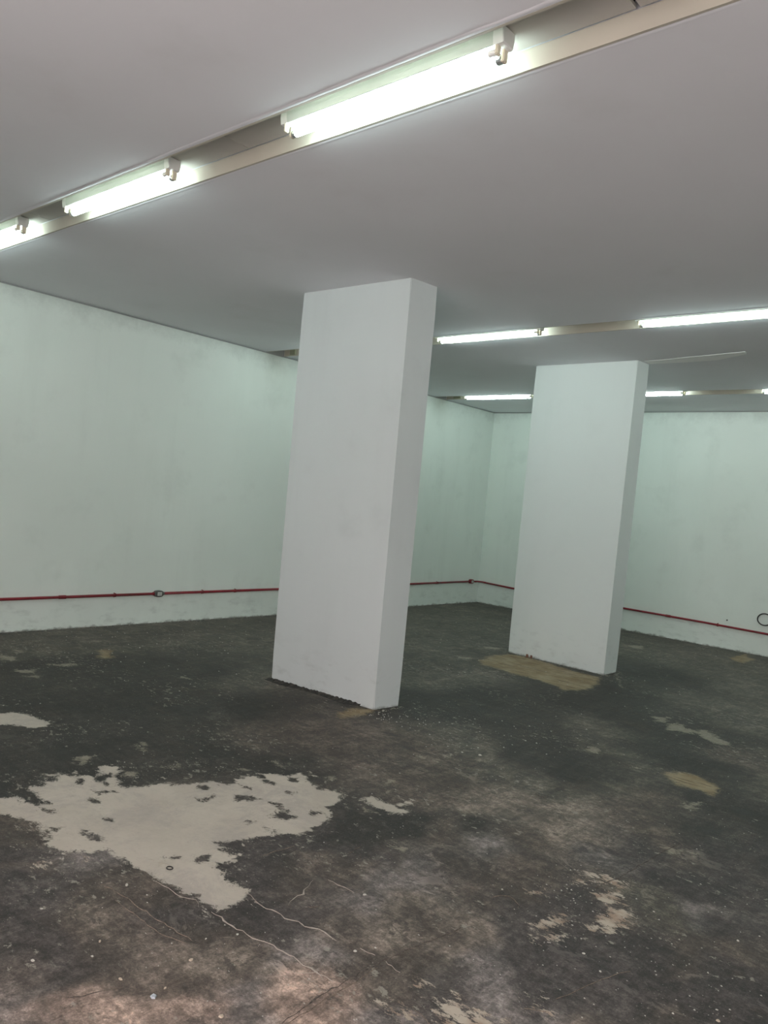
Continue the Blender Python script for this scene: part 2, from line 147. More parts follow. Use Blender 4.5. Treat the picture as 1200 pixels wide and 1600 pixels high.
def paint_mat(name, base, scuff, amount=0.5, base_dirt=True, top_mould=0.0, spec=0.3, rough=0.55):
    """old emulsion paint: blotchy, with scuffs, scraped dirt along the floor and mould along the ceiling"""
    k = NT(name)
    big = k.noise(0.55, 3, 0.5); mid = k.noise(2.3, 5, 0.6)
    f = k.math('MULTIPLY', k.ramp(big, 0.38, 0.72), amount)
    c = k.mix(f, base, scuff)
    f2 = k.math('MULTIPLY', k.ramp(mid, 0.52, 0.80), amount*0.7)
    c = k.mix(f2, c, tuple(x*0.86 for x in scuff))
    # vertical wipe marks
    st = k.noise(1.0, 4, 0.6, k.mapping(scale=(3.2, 3.2, 0.5)))
    c = k.mix(k.math('MULTIPLY', k.ramp(st, 0.5, 0.8), amount*0.45), c, tuple(x*0.9 for x in scuff))
    # small knocks
    v = k.voronoi(1.9); kn = k.math('MULTIPLY', k.ramp(v, 0.012, 0.02, 1, 0), 0.75)
    c = k.mix(kn, c, (0.10, 0.10, 0.095))
    z = k.sep(k.co(), 2)
    if base_dirt:
        n = k.noise(9, 6, 0.7)
        zz = k.math('ADD', z, k.math('MULTIPLY', k.math('SUBTRACT', n, 0.5), 0.10))
        c = k.mix(k.ramp(zz, -0.01, 0.022, 0.8, 0), c, (0.10, 0.10, 0.085))
        sm = k.noise(5, 4, 0.65, k.mapping(scale=(1, 1, 2.5)))
        low = k.math('MULTIPLY', k.ramp(z, 0.05, 0.5, 0.55, 0), k.ramp(sm, 0.5, 0.75))
        c = k.mix(low, c, tuple(x*0.75 for x in scuff))
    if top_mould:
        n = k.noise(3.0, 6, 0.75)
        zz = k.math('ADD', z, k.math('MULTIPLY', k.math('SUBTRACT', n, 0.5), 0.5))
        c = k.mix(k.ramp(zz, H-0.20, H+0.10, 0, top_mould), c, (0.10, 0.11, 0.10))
    k.bump(k.math('ADD', k.noise(7, 4, 0.6), k.math('MULTIPLY', k.noise(60, 2), 0.15)), 0.25, 0.006)
    return k.done(c, rough, 0, spec)

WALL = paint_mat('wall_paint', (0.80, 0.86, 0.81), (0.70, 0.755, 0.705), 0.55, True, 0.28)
COLUMN = paint_mat('column_paint', (0.62, 0.655, 0.655), (0.55, 0.58, 0.575), 0.45, True, 0.0)
COLUMN_CLEAN = paint_mat('column_clean_paint', (0.70, 0.75, 0.735), (0.64, 0.69, 0.67), 0.3, True, 0.0)

k = NT('ceiling_paint')
c = k.mix(k.ramp(k.noise(0.5, 3), 0.35, 0.7), (0.81, 0.82, 0.85), (0.76, 0.77, 0.795))
c = k.mix(k.math('MULTIPLY', k.ramp(k.noise(1.7, 5, 0.6), 0.55, 0.8), 0.25), c, (0.66, 0.66, 0.66))
k.bump(k.noise(5, 4), 0.12, 0.006)
CEIL = k.done(c, 0.75, 0, 0.2)

k = NT('repaint_smear')
CEIL_SMEAR = k.done(k.mix(k.noise(6, 4), (0.93, 0.94, 0.93), (0.95, 0.96, 0.95)), 0.7, 0, 0.2)

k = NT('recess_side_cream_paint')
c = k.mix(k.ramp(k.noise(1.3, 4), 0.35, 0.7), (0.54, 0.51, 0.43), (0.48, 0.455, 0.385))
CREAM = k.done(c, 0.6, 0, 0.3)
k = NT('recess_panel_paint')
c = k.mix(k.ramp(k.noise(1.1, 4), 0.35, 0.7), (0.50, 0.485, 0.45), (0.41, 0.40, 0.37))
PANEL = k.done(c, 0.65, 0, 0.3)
k = NT('dark_void'); VOID = k.done((0.02, 0.02, 0.02), 0.9)

k = NT('white_enamel_steel')
c = k.mix(k.ramp(k.noise(3, 3), 0.4, 0.8), (0.56, 0.60, 0.57), (0.50, 0.53, 0.50))
ENAMEL = k.done(c, 0.35, 0, 0.5)
k = NT('white_cap_plastic'); CAPW = k.done(k.mix(k.noise(12, 3), (0.82, 0.83, 0.82), (0.74, 0.75, 0.74)), 0.4)
k = NT('lampholder_plastic')
HOLDER = k.done(k.mix(k.noise(20, 2), (0.80, 0.74, 0.60), (0.70, 0.65, 0.52)), 0.4)
k = NT('starter_plastic'); STARTER = k.done(k.mix(k.noise(30, 2), (0.80, 0.80, 0.78), (0.72, 0.72, 0.70)), 0.35)
k = NT('tube_end_metal'); CAPMETAL = k.done(k.mix(k.noise(30, 2), (0.45, 0.50, 0.52), (0.6, 0.62, 0.62)), 0.3, 0.8)
k = NT('lit_fluorescent_glass')
k.b.inputs['Base Color'].default_value = (0.9, 0.95, 0.92, 1)
k.b.inputs['Emission Color'].default_value = (*TUBE_COLOUR, 1)
k.b.inputs['Emission Strength'].default_value = TUBE_STRENGTH
k.b.inputs['Roughness'].default_value = 0.3
GLOW = k.m
GLOW.cycles.emission_sampling = 'FRONT'

k = NT('red_conduit_paint')
c = k.mix(k.ramp(k.noise(8, 5, 0.7), 0.45, 0.75), (0.26, 0.012, 0.022), (0.12, 0.010, 0.016))
RED = k.done(c, 0.4, 0, 0.5)
k = NT('red_fitting_paint')
c = k.mix(k.ramp(k.noise(25, 5, 0.7), 0.5, 0.8), (0.20, 0.012, 0.020), (0.10, 0.010, 0.014))
REDFIT = k.done(c, 0.45, 0, 0.5)
k = NT('cast_aluminium')
c = k.mix(k.noise(40, 4), (0.10, 0.10, 0.095), (0.17, 0.17, 0.16))
CAST = k.done(c, 0.5, 0.5)
k = NT('outlet_plate_white'); PLATE = k.done(k.mix(k.noise(30, 3), (0.62, 0.64, 0.60), (0.5, 0.52, 0.49)), 0.4)
k = NT('black_rubber'); BLACK = k.done(k.mix(k.noise(40, 2), (0.008, 0.008, 0.009), (0.02, 0.02, 0.02)), 0.45)
k = NT('beige_ribbed_plastic'); BEIGE = k.done(k.mix(k.noise(15, 3), (0.34, 0.34, 0.24), (0.28, 0.28, 0.20)), 0.6)
k = NT('pale_plaster_chip'); CHIP = k.done(k.mix(k.noise(60, 4), (0.62, 0.60, 0.54), (0.40, 0.37, 0.33)), 0.8)
k = NT('cream_plaster_chip'); CHIPC = k.done(k.mix(k.noise(60, 4), (0.62, 0.52, 0.40), (0.42, 0.34, 0.27)), 0.8)
k = NT('grey_stone_chip'); CHIPG = k.done(k.mix(k.noise(60, 4), (0.50, 0.54, 0.58), (0.38, 0.41, 0.45)), 0.7)
k = NT('rust_fragment'); RUST = k.done(k.mix(k.noise(60, 4), (0.24, 0.12, 0.08), (0.15, 0.07, 0.05)), 0.8)
k = NT('crack_fill'); CRACK = k.done(k.mix(k.noise(50, 4), (0.50, 0.45, 0.39), (0.20, 0.165, 0.14)), 0.9)
k = NT('black_foot_strip'); FOOT_DARK = k.done(k.mix(k.ramp(k.noise(25, 5, 0.7), 0.4, 0.7), (0.022, 0.021, 0.019), (0.07, 0.062, 0.052)), 0.8)

# ---- floor: worn screed under old adhesive; stains, their tones part daylight, are stored as mesh attributes
def floor_mat():
    k = NT('worn_concrete_screed')
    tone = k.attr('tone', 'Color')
    fine = k.noise(30, 12, 0.80); mid = k.noise(6.0, 12, 0.74, dist=0.7); big = k.noise(1.6, 6, 0.62); grit = k.noise(110, 6, 0.8)
    # trowel and scraping streaks: along the room and across it
    s1 = k.noise(1, 12, 0.76, k.mapping(scale=(3.4, 24, 1), rot=(0, 0, math.radians(-8))), dist=0.25)
    s2 = k.noise(1, 12, 0.76, k.mapping(scale=(22, 3.4, 1), rot=(0, 0, math.radians(-4))), dist=0.25)
    def layer(n, lo, hi, w): return k.math('MULTIPLY', k.math('SUBTRACT', k.ramp(n, lo, hi), 0.5), w)
    amp = layer(mid, 0.36, 0.64, 1.25)
    for n, lo, hi, wt in ((fine, 0.40, 0.60, 1.0), (grit, 0.38, 0.62, 0.65), (s1, 0.40, 0.62, 0.42), (s2, 0.40, 0.62, 0.45), (big, 0.35, 0.65, 0.5)):
        amp = k.math('ADD', amp, layer(n, lo, hi, wt))
    gain = k.math('POWER', 2.0, amp)
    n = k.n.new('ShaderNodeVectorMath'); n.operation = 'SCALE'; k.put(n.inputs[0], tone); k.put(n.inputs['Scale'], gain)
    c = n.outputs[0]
    # worn through places, lighter than what surrounds them, with hard ragged edges
    n = k.n.new('ShaderNodeVectorMath'); n.operation = 'SCALE'; k.put(n.inputs[0], tone); n.inputs['Scale'].default_value = 2.6
    wr = k.noise(3.4, 14, 0.80, k.mapping(scale=(1, 1.5, 1), loc=(11, 4, 2)), dist=0.5)
    c = k.mix(k.math('MULTIPLY', k.ramp(wr, 0.575, 0.605), 0.55), c, n.outputs[0])
    dkw = k.noise(4.4, 14, 0.80, k.mapping(loc=(1, 14, 6)), dist=0.6)
    c = k.mix(k.math('MULTIPLY', k.ramp(dkw, 0.56, 0.60), 0.55), c, (0.030, 0.028, 0.026))
    # brown rub marks and grey bare scrapes
    c = k.mix(k.math('MULTIPLY', k.ramp(k.noise(3.1, 8, 0.7, dist=1.0), 0.52, 0.72), 0.35), c, (0.105, 0.078, 0.058))
    scr = k.noise(1, 14, 0.82, k.mapping(scale=(9, 30, 1), rot=(0, 0, math.radians(12)), loc=(3, 1, 0)))
    zone = k.noise(1.1, 4, 0.6, k.mapping(loc=(5, 9, 0)))
    f = k.math('MULTIPLY', k.ramp(scr, 0.585, 0.62), k.ramp(zone, 0.42, 0.58))
    c = k.mix(k.math('MULTIPLY', f, 0.7), c, (0.21, 0.195, 0.165))
    # dark spatters
    dk = k.noise(13, 8, 0.75, k.mapping(loc=(2, 7, 1)))
    c = k.mix(k.math('MULTIPLY', k.ramp(dk, 0.60, 0.70), 0.55), c, (0.016, 0.015, 0.014))
    # fine pale dust specks
    v = k.voronoi(42); vz = k.ramp(k.noise(2.2, 5, 0.6, k.mapping(loc=(1, 1, 4))), 0.46, 0.66)
    c = k.mix(k.math('MULTIPLY', k.math('MULTIPLY', k.ramp(v, 0.10, 0.16, 1, 0), vz), 0.6), c, (0.36, 0.32, 0.275))
    v2 = k.voronoi(120)
    c = k.mix(k.math('MULTIPLY', k.ramp(v2, 0.14, 0.22, 1, 0), 0.22), c, (0.30, 0.26, 0.23))
    # flakes of paint and bare dashes
    fk = k.noise(1, 10, 0.72, k.mapping(scale=(20, 30, 1), rot=(0, 0, math.radians(20)), loc=(8, 2, 0)))
    fz = k.ramp(k.noise(1.5, 5, 0.65, k.mapping(loc=(3, 12, 0))), 0.42, 0.62, 0.0, 0.085)
    c = k.mix(k.math('MULTIPLY', k.ramp(k.math('ADD', fk, fz), 0.655, 0.67), 0.72), c, (0.34, 0.315, 0.265))
    # exposed patches
    edge = k.math('ADD', k.math('MULTIPLY', k.math('SUBTRACT', k.noise(12, 14, 0.88, dist=0.5), 0.5), 0.46), k.math('MULTIPLY', k.math('SUBTRACT', s1, 0.5), 0.10))
    def patch(name, soft, extra=1.0, off=0.0):
        d = k.math('ADD', k.attr(name), k.math('MULTIPLY', edge, extra))
        return k.ramp(d, off-soft, off+soft)
    mo = patch('ochre', 0.030, 0.75)
    oc = k.mix(k.ramp(k.noise(5, 6, 0.7), 0.35, 0.7), (0.27, 0.195, 0.100), (0.41, 0.335, 0.215))
    oc = k.mix(k.ramp(s1, 0.50, 0.60), oc, (0.17, 0.115, 0.060))
    c = k.mix(k.math('MULTIPLY', mo, 0.88), c, oc)
    mp = patch('pale', 0.004, 0.62)
    isl = k.noise(1, 14, 0.84, k.mapping(scale=(7, 13, 1), rot=(0, 0, math.radians(38)), loc=(4, 2, 0)))
    near = k.ramp(k.attr('pale'), 0.02, 0.24, 1, 0.25)
    mp = k.math('MULTIPLY', mp, k.math('SUBTRACT', 1.0, k.math('MULTIPLY', k.ramp(isl, 0.575, 0.592), near)))
    pc = k.mix(k.ramp(k.noise(2.2, 6, 0.65), 0.35, 0.7), (0.54, 0.475, 0.405), (0.455, 0.40, 0.335))
    pc = k.mix(k.math('MULTIPLY', k.ramp(mid, 0.55, 0.75), 0.45), pc, (0.35, 0.30, 0.26))
    pc = k.mix(k.math('MULTIPLY', k.ramp(k.noise(3.2, 14, 0.82, k.mapping(loc=(7, 3, 3)), dist=0.4), 0.46, 0.60), 0.6), pc, (0.37, 0.325, 0.295))
    pc = k.mix(k.math('MULTIPLY', k.ramp(dk, 0.66, 0.70), 0.8), pc, (0.05, 0.045, 0.04))
    pc = k.mix(k.math('MULTIPLY', k.ramp(fine, 0.3, 0.7), 0.22), pc, (0.62, 0.56, 0.49))
    out = k.ramp(k.attr('pale'), -0.20, -0.02, 0, 0.05)
    mi = k.math('MULTIPLY', k.ramp(k.math('ADD', isl, out), 0.625, 0.64), k.ramp(k.attr('pale'), -0.22, -0.15))
    mp = k.math('MAXIMUM', mp, mi)
    c = k.mix(mp, c, pc)
    ms = patch('specks', 0.006, 0.95, 0.004)
    c = k.mix(k.math('MULTIPLY', ms, 0.72), c, k.mix(k.ramp(fine, 0.35, 0.65), (0.40, 0.36, 0.28), (0.26, 0.23, 0.18)))
    fl = k.math('ADD', k.attr('flaky'), k.math('MULTIPLY', k.math('SUBTRACT', k.noise(1, 12, 0.82, k.mapping(scale=(16, 34, 1), rot=(0, 0, math.radians(-35)))), 0.53), 0.46))
    mf = k.ramp(fl, -0.004, 0.006)
    fc = k.mix(k.ramp(k.noise(12, 5), 0.4, 0.65), (0.52, 0.45, 0.37), (0.36, 0.26, 0.195))
    c = k.mix(mf, c, fc)
    h = k.math('ADD', k.math('MULTIPLY', mid, 0.5), k.math('MULTIPLY', fine, 0.35))
    h = k.math('ADD', h, k.math('MULTIPLY', s1, 0.3))
    h = k.math('ADD', h, k.math('MULTIPLY', mf, 0.4))
    h = k.math('SUBTRACT', h, k.math('MULTIPLY', mp, 0.25))
    k.bump(h, 0.55, 0.006)
    r = k.ramp(k.math('ADD', k.math('MULTIPLY', mid, 0.6), k.math('MULTIPLY', fine, 0.4)), 0.3, 0.7, 0.50, 0.78)
    return k.done(c, r, 0, 0.35)
FLOOR = floor_mat()

# ---------------------------------------------------------------- floor
def poly_sd(X, Y, poly):
    """signed distance to a polygon, positive inside"""
    P = np.array(poly); n = len(P)
    d2 = np.full(X.shape, 1e9); inside = np.zeros(X.shape, bool)
    for i in range(n):
        ax, ay = P[i]; bx, by = P[(i+1) % n]
        ex, ey = bx-ax, by-ay; L = ex*ex+ey*ey + 1e-12
        t = np.clip(((X-ax)*ex + (Y-ay)*ey)/L, 0, 1)
        d2 = np.minimum(d2, (X-ax-t*ex)**2 + (Y-ay-t*ey)**2)
        if ay != by:
            c = ((ay > Y) != (by > Y)) & (X < (bx-ax)*(Y-ay)/(by-ay) + ax)
            inside ^= c
    d = np.sqrt(d2)
    return np.where(inside, d, -d)

def fbm(X, Y, f, octs, seed):
    """value noise summed over octaves, about -0.5..0.5"""
    rs = np.random.RandomState(seed); tot = np.zeros(X.shape); a = 1.0; s = 0
    for o in range(octs):
        g = rs.rand(256, 256); x = (X+50)*f; y = (Y+50)*f
        xi = np.floor(x).astype(int); yi = np.floor(y).astype(int); u = x-xi; v = y-yi; u = u*u*(3-2*u); v = v*v*(3-2*v)
        q = lambda i, j: g[(xi+i) % 256, (yi+j) % 256]
        tot += a*((q(0,0)*(1-u)+q(1,0)*u)*(1-v) + (q(0,1)*(1-u)+q(1,1)*u)*v - 0.5); s += a; a *= 0.6; f *= 2.03
    return tot/s
def build_floor():
    xs = np.unique(np.round(np.concatenate([np.arange(XL-0.1, -4.0, 0.04), np.arange(-4.0, -0.2, 0.016), np.arange(-0.2, XR+0.1, 0.15)]), 4))
    ys = np.unique(np.round(np.concatenate([np.arange(YF-0.3, 1.2, 0.15), np.arange(1.2, 3.6, 0.016), np.arange(3.6, YB+0.1, 0.04)]), 4))
    X, Y = np.meshgrid(xs, ys); X = X.ravel(); Y = Y.ravel(); nx, ny = len(xs), len(ys)
    lim = 0.30
    def field(polys):
        out = np.full(X.shape, -lim)
        for p in polys:
            a = np.array(p); m = (X > a[:,0].min()-lim) & (X < a[:,0].max()+lim) & (Y > a[:,1].min()-lim) & (Y < a[:,1].max()+lim)
            out[m] = np.maximum(out[m], poly_sd(X[m], Y[m], p))
        return out
    pale = field([MAIN_PATCH] + PALE_PATCHES[:1] + PALE_PATCHES[6:7])
    pale = np.minimum(pale, -field(DARK_ISLANDS))
    pale = np.clip(pale, -lim, lim)
    specks = np.clip(field(PALE_PATCHES[1:6] + PALE_PATCHES[7:]), -lim, lim)
    flaky = np.clip(field(FLAKY_PATCHES), -lim, lim); ochre = np.clip(field(OCHRE_PATCHES), -lim, lim)
    cols = {'K': (0.038, 0.0345, 0.030), 'G': (0.102, 0.090, 0.073), 'N': (0.100, 0.080, 0.067), 'M': (0.190, 0.165, 0.155), 'T': (0.205, 0.168, 0.138), 'P': (0.37, 0.265, 0.215), 'D': (0.062, 0.053, 0.050)}  # stain colours; daylight near the camera is partly baked into these
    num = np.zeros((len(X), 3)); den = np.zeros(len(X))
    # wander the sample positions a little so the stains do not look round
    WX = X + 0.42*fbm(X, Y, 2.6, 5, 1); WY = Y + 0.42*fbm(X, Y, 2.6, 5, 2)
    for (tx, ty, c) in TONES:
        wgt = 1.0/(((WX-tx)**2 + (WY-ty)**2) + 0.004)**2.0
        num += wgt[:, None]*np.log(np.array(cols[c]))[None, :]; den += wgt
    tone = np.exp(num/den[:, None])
    me = bpy.data.meshes.new('floor')
    Z = np.zeros_like(X)
    i = np.arange(nx-1)[None, :] + np.arange(ny-1)[:, None]*nx; i = i.ravel()
    faces = np.stack([i, i+1, i+1+nx, i+nx], 1)
    me.vertices.add(len(X)); me.vertices.foreach_set('co', np.stack([X, Y, Z], 1).ravel())
    me.loops.add(faces.size); me.loops.foreach_set('vertex_index', faces.ravel().astype(np.int32))
    me.polygons.add(len(faces)); me.polygons.foreach_set('loop_start', (np.arange(len(faces))*4).astype(np.int32))
    me.update(calc_edges=True)
    for nme, arr in (('pale', pale), ('specks', specks), ('flaky', flaky), ('ochre', ochre)):
        me.attributes.new(nme, 'FLOAT', 'POINT').data.foreach_set('value', arr.astype(np.float32))
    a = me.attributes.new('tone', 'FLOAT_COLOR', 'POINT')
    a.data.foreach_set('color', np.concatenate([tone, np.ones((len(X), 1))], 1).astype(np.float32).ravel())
    me.materials.append(FLOOR); me.validate()
    return structure(link(bpy.data.objects.new('floor', me)), 'worn dark concrete floor with pale and ochre patches')
floor = build_floor()
slab = mesh_obj('slab', box((XL-0.1, YF-0.3, -0.2), (XR+0.1, YB+0.1, -0.01)), VOID, floor)

# ---------------------------------------------------------------- walls
T = 0.15
k = NT('grey_gap'); GAP_GREY = k.done(k.mix(k.noise(4, 4), (0.30, 0.31, 0.30), (0.40, 0.41, 0.40)), 0.9)  # darker grey for the set-back strip above the wall tops
SG = 0.016                                        # shadow gap under the ceiling
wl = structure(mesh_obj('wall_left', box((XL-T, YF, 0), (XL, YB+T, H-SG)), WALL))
mesh_obj('shadow_gap', box((XL-T, YF, H-SG), (XL-0.018, YB+T, H+0.25)), GAP_GREY, wl)
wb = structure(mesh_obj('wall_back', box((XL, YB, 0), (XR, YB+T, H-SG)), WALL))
mesh_obj('shadow_gap', box((XL-0.018, YB+0.018, H-SG), (XR, YB+T, H+0.25)), GAP_GREY, wb)
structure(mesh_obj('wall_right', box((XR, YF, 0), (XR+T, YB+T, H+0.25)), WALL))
bm = bmesh.new()                                  # street front: a wide open shopfront behind the camera
add_box(bm, (XL-T, YF-T, 0), (-2.6, YF, H+0.25)); add_box(bm, (2.3, YF-T, 0), (XR+T, YF, H+0.25)); add_box(bm, (-2.6, YF-T, 2.75), (2.3, YF, H+0.25))
structure(mesh_obj('wall_front', bm, WALL))

# ---------------------------------------------------------------- ceiling with three light recesses
bm = bmesh.new()
ys_ = [YF] + [v for s in STRIPS for v in s] + [YB]
for a, b in zip(ys_[0::2], ys_[1::2]): add_box(bm, (XL-0.018, a, H), (XR, b+(0.018 if b == YB else 0), H+0.25))
ceiling = structure(mesh_obj('ceiling', bm, CEIL), 'smooth grey painted ceiling with three long light recesses')
mesh_obj('ceiling_slab', box((XL, YF, HR+0.04), (XR, YB, H+0.25)), VOID, ceiling)
GAP = 0.007
joints = {0: [-7.07, -5.25, -3.155, -1.165, 0.85, 2.6], 1: [-7.07, -5.1, -3.1, -1.1, 0.9, 2.6], 2: [-7.07, -5.0, -3.0, -1.0, 1.0, 2.6]}
for si, (y0, y1) in enumerate(STRIPS):
    js = joints[si]
    for a, b in zip(js, js[1:]):                  # panels that close the top of the recess
        g = 0.012 if (si == 0 and abs(b+1.165) < 0.01) else 0.002
        bmx = box((a+0.002, y0+0.012, HR), (b-g, y1-0.012-GAP, HR+0.015), 0.0015, 1)
        mesh_obj('recess_panel', bmx, PANEL, ceiling)
    mesh_obj('recess_side', box((XL, y1-0.012, H-0.001), (XR, y1-0.0005, HR+0.001)), CREAM, ceiling)
    mesh_obj('recess_side', box((XL, y0+0.0005, H-0.001), (XR, y0+0.012, HR+0.03)), CREAM, ceiling)
    # slightly uneven plaster bead along both edges
    for yy, wdt, dz in ((y0-0.028, 0.028, 0.0018), (y1, 0.022, 0.0007)):
        bmx = bmesh.new(); rows = []
        n = 160
        for q in range(n+1):
            x = XL + (XR-XL)*q/n; j = random.uniform(-0.0015, 0.0015); d = dz*random.uniform(0.8, 1.2)
            prof = ((yy+j, H+0.001), (yy+wdt*0.3+j, H-d), (yy+wdt*0.7, H-d), (yy+wdt, H-0.0004))
            rows.append([bmx.verts.new((x, py, pz)) for py, pz in prof])
        for r0, r1 in zip(rows, rows[1:]):
            for t in range(3): bmx.faces.new((r0[t], r0[t+1], r1[t+1], r1[t]))
        mesh_obj('plaster_bead', bmx, CEIL, ceiling, smooth=True)
# pale repainted smear on the ceiling beside the far column
bm = bmesh.new()
pts = [(-3.2, 7.40), (-2.85, 7.40), (-2.55, 7.37), (-2.24, 7.18), (-2.22, 7.08), (-2.51, 7.14), (-2.80, 7.19), (-3.0, 7.24), (-3.2, 7.26)]
lo = [bm.verts.new((x, y, H-0.0025)) for x, y in pts]; hi = [bm.verts.new((x*1.0, y, H)) for x, y in pts]
bm.faces.new(lo[::-1])
for i in range(len(pts)): bm.faces.new((lo[i], lo[(i+1) % len(pts)], hi[(i+1) % len(pts)], hi[i]))
bmesh.ops.recalc_face_normals(bm, faces=bm.faces[:])
mesh_obj('filler_smear', bm, CEIL_SMEAR, ceiling)

# ---------------------------------------------------------------- columns (slightly out of plumb, as built)
def column(bottom, top, mat, label):
    bm = bmesh.new(); n = 14; rows = []
    for i in range(n+1):
        t = i/n; row = []
        for (bx, by), (tx, ty) in zip(bottom, top):
            row.append(bm.verts.new((bx+(tx-bx)*t, by+(ty-by)*t, H*t)))
        rows.append(row)
    for a, b in zip(rows, rows[1:]):
        for q in range(4): bm.faces.new((a[q], a[(q+1) % 4], b[(q+1) % 4], b[q]))
    bm.faces.new(rows[0][::-1]); bm.faces.new(rows[-1])
    ed = [e for e in bm.edges if abs(e.verts[0].co.z-e.verts[1].co.z) > 0.05]
    bmesh.ops.bevel(bm, geom=ed, offset=0.006, segments=2, affect='EDGES')
    o = mesh_obj('column', bm, mat)
    structure(o, label); o['category'] = 'column'
    return o
near_col = column([(-4.633, 4.115), (-3.611, 4.205), (-3.587, 4.452), (-4.610, 4.380)], [(-4.692, 4.140), (-3.604, 4.167), (-3.573, 4.433), (-4.660, 4.410)], COLUMN,
       'nearer white rectangular column, scuffed, with a dark strip along its foot')
far_col = column([(-4.392, 7.234), (-3.275, 7.196), (-3.277, 7.485), (-4.390, 7.520)], [(-4.389, 7.243), (-3.246, 7.215), (-3.225, 7.435), (-4.370, 7.460)], COLUMN_CLEAN,
       'farther white rectangular column standing behind an ochre floor patch')

# lumpy dark strip added for the dark gap at the near column's foot
bm = bmesh.new(); prev = None; n = 60
for i in range(n+1):
    t = i/n; x = -4.66 + 0.93*t; yb = 4.115 + 0.088*(x+4.633)
    wd = 0.045 + 0.02*math.sin(t*9)*random.uniform(0.5, 1) + random.uniform(-0.006, 0.006); hh = 0.012 + random.uniform(0, 0.010)
    if t > 0.9: wd *= (1-t)*10*0.8+0.2
    row = [bm.verts.new(c) for c in ((x, yb+0.004, 0.0), (x, yb+0.002, hh), (x, yb-wd*0.45, hh*random.uniform(0.3, 0.9)), (x, yb-wd, 0.0005))]
    if prev:
        for q in range(3): bm.faces.new((prev[q], row[q], row[q+1], prev[q+1]))
    prev = row
bmesh.ops.recalc_face_normals(bm, faces=bm.faces[:])
mesh_obj('foot_strip', bm, FOOT_DARK, near_col)

# ---------------------------------------------------------------- fluorescent fittings
FY = 2.213 - 2.08            # offset of the fitting's axis inside its recess
def make_fitting(L=1.14):
    r = empty('fluorescent_fitting', (0, 0, 0))   # origin: centre of the underside of the recess panel
    hb = 0.058
    # folded steel body, slightly narrower at the foot
    bm = bmesh.new()
    prof = [(-0.036, 0.0), (0.036, 0.0), (0.036, -0.030), (0.031, -hb), (-0.031, -hb), (-0.036, -0.030)]
    ends = []
    for x in (-L/2, L/2): ends.append([bm.verts.new((x, y, z)) for y, z in prof])
    for q in range(6): bm.faces.new((ends[0][q], ends[0][(q+1) % 6], ends[1][(q+1) % 6], ends[1][q]))
    bm.faces.new(ends[0]); bm.faces.new(ends[1][::-1])
    bmesh.ops.recalc_face_normals(bm, faces=bm.faces[:])
    bmesh.ops.bevel(bm, geom=bm.edges[:], offset=0.002, segments=2, affect='EDGES')
    mesh_obj('body', bm, ENAMEL, r)
    for s in (-1, 1):                             # moulded end caps
        bm = bmesh.new()
        rings = []
        for x, kk in ((L/2-0.035, 1.03), (L/2+0.004, 1.03), (L/2+0.007, 0.96)):
            rings.append([bm.verts.new((s*x, y*kk, z*kk if z < 0 else -0.004)) for y, z in prof])
        for a, b in zip(rings, rings[1:]):
            for q in range(6): bm.faces.new((a[q], a[(q+1) % 6], b[(q+1) % 6], b[q]))
        bm.faces.new(rings[0]); bm.faces.new(rings[-1])
        bmesh.ops.recalc_face_normals(bm, faces=bm.faces[:])
        mesh_obj('end_cap', bm, CAPW, r)
    ty, tz = 0.018, -hb-0.029
    for s in (-1, 1):                             # lampholders carrying the tube
        x1 = s*(L/2-0.012); x0 = s*(L/2-0.026)
        bm = box((min(x0, x1), ty-0.013, tz-0.014), (max(x0, x1), ty+0.013, -hb+0.003), 0.003, 2)
        mesh_obj('lampholder', bm, HOLDER, r)
    for s in (-1, 1):                             # starter / dummy holder beside it
        x1 = s*(L/2-0.016); x0 = s*(L/2-0.028)
        bm = box((min(x0, x1), -0.031, -hb-0.034), (max(x0, x1), -0.007, -hb+0.003), 0.003, 2)
        h = mesh_obj('starter_socket', bm, HOLDER, r)
        if s == 1:
            bm = bmesh.new(); tube_along(bm, [(x0, -0.019, -hb-0.022), (x0-0.006, -0.019, -hb-0.022), (x0-0.026, -0.019, -hb-0.022), (x0-0.030, -0.019, -hb-0.022)], [0.0105, 0.0115, 0.0115, 0.009], 14)
            mesh_obj('starter', bm, STARTER, h, smooth=False)
    bm = bmesh.new(); e = L/2-0.045
    tube_along(bm, [(-e, ty, tz), (-e/2, ty, tz), (0, ty, tz), (e/2, ty, tz), (e, ty, tz)], 0.0150, 14)
    tb = mesh_obj('fluorescent_tube', bm, GLOW, r, smooth=True)
    for s in (-1, 1):
        bm = bmesh.new(); tube_along(bm, [(s*(e-0.001), ty, tz), (s*(e+0.003), ty, tz), (s*(e+0.017), ty, tz), (s*(e+0.020), ty, tz)], [0.0155, 0.0162, 0.0162, 0.013], 14)
        mesh_obj('metal_cap', bm, CAPMETAL, tb)
    return r
def copy_tree(o, parent=None):
    c = o.copy(); COL.objects.link(c)
    if parent is not None: c.parent = parent
    for ch in list(o.children): copy_tree(ch, c)
    return c
fit0 = make_fitting()
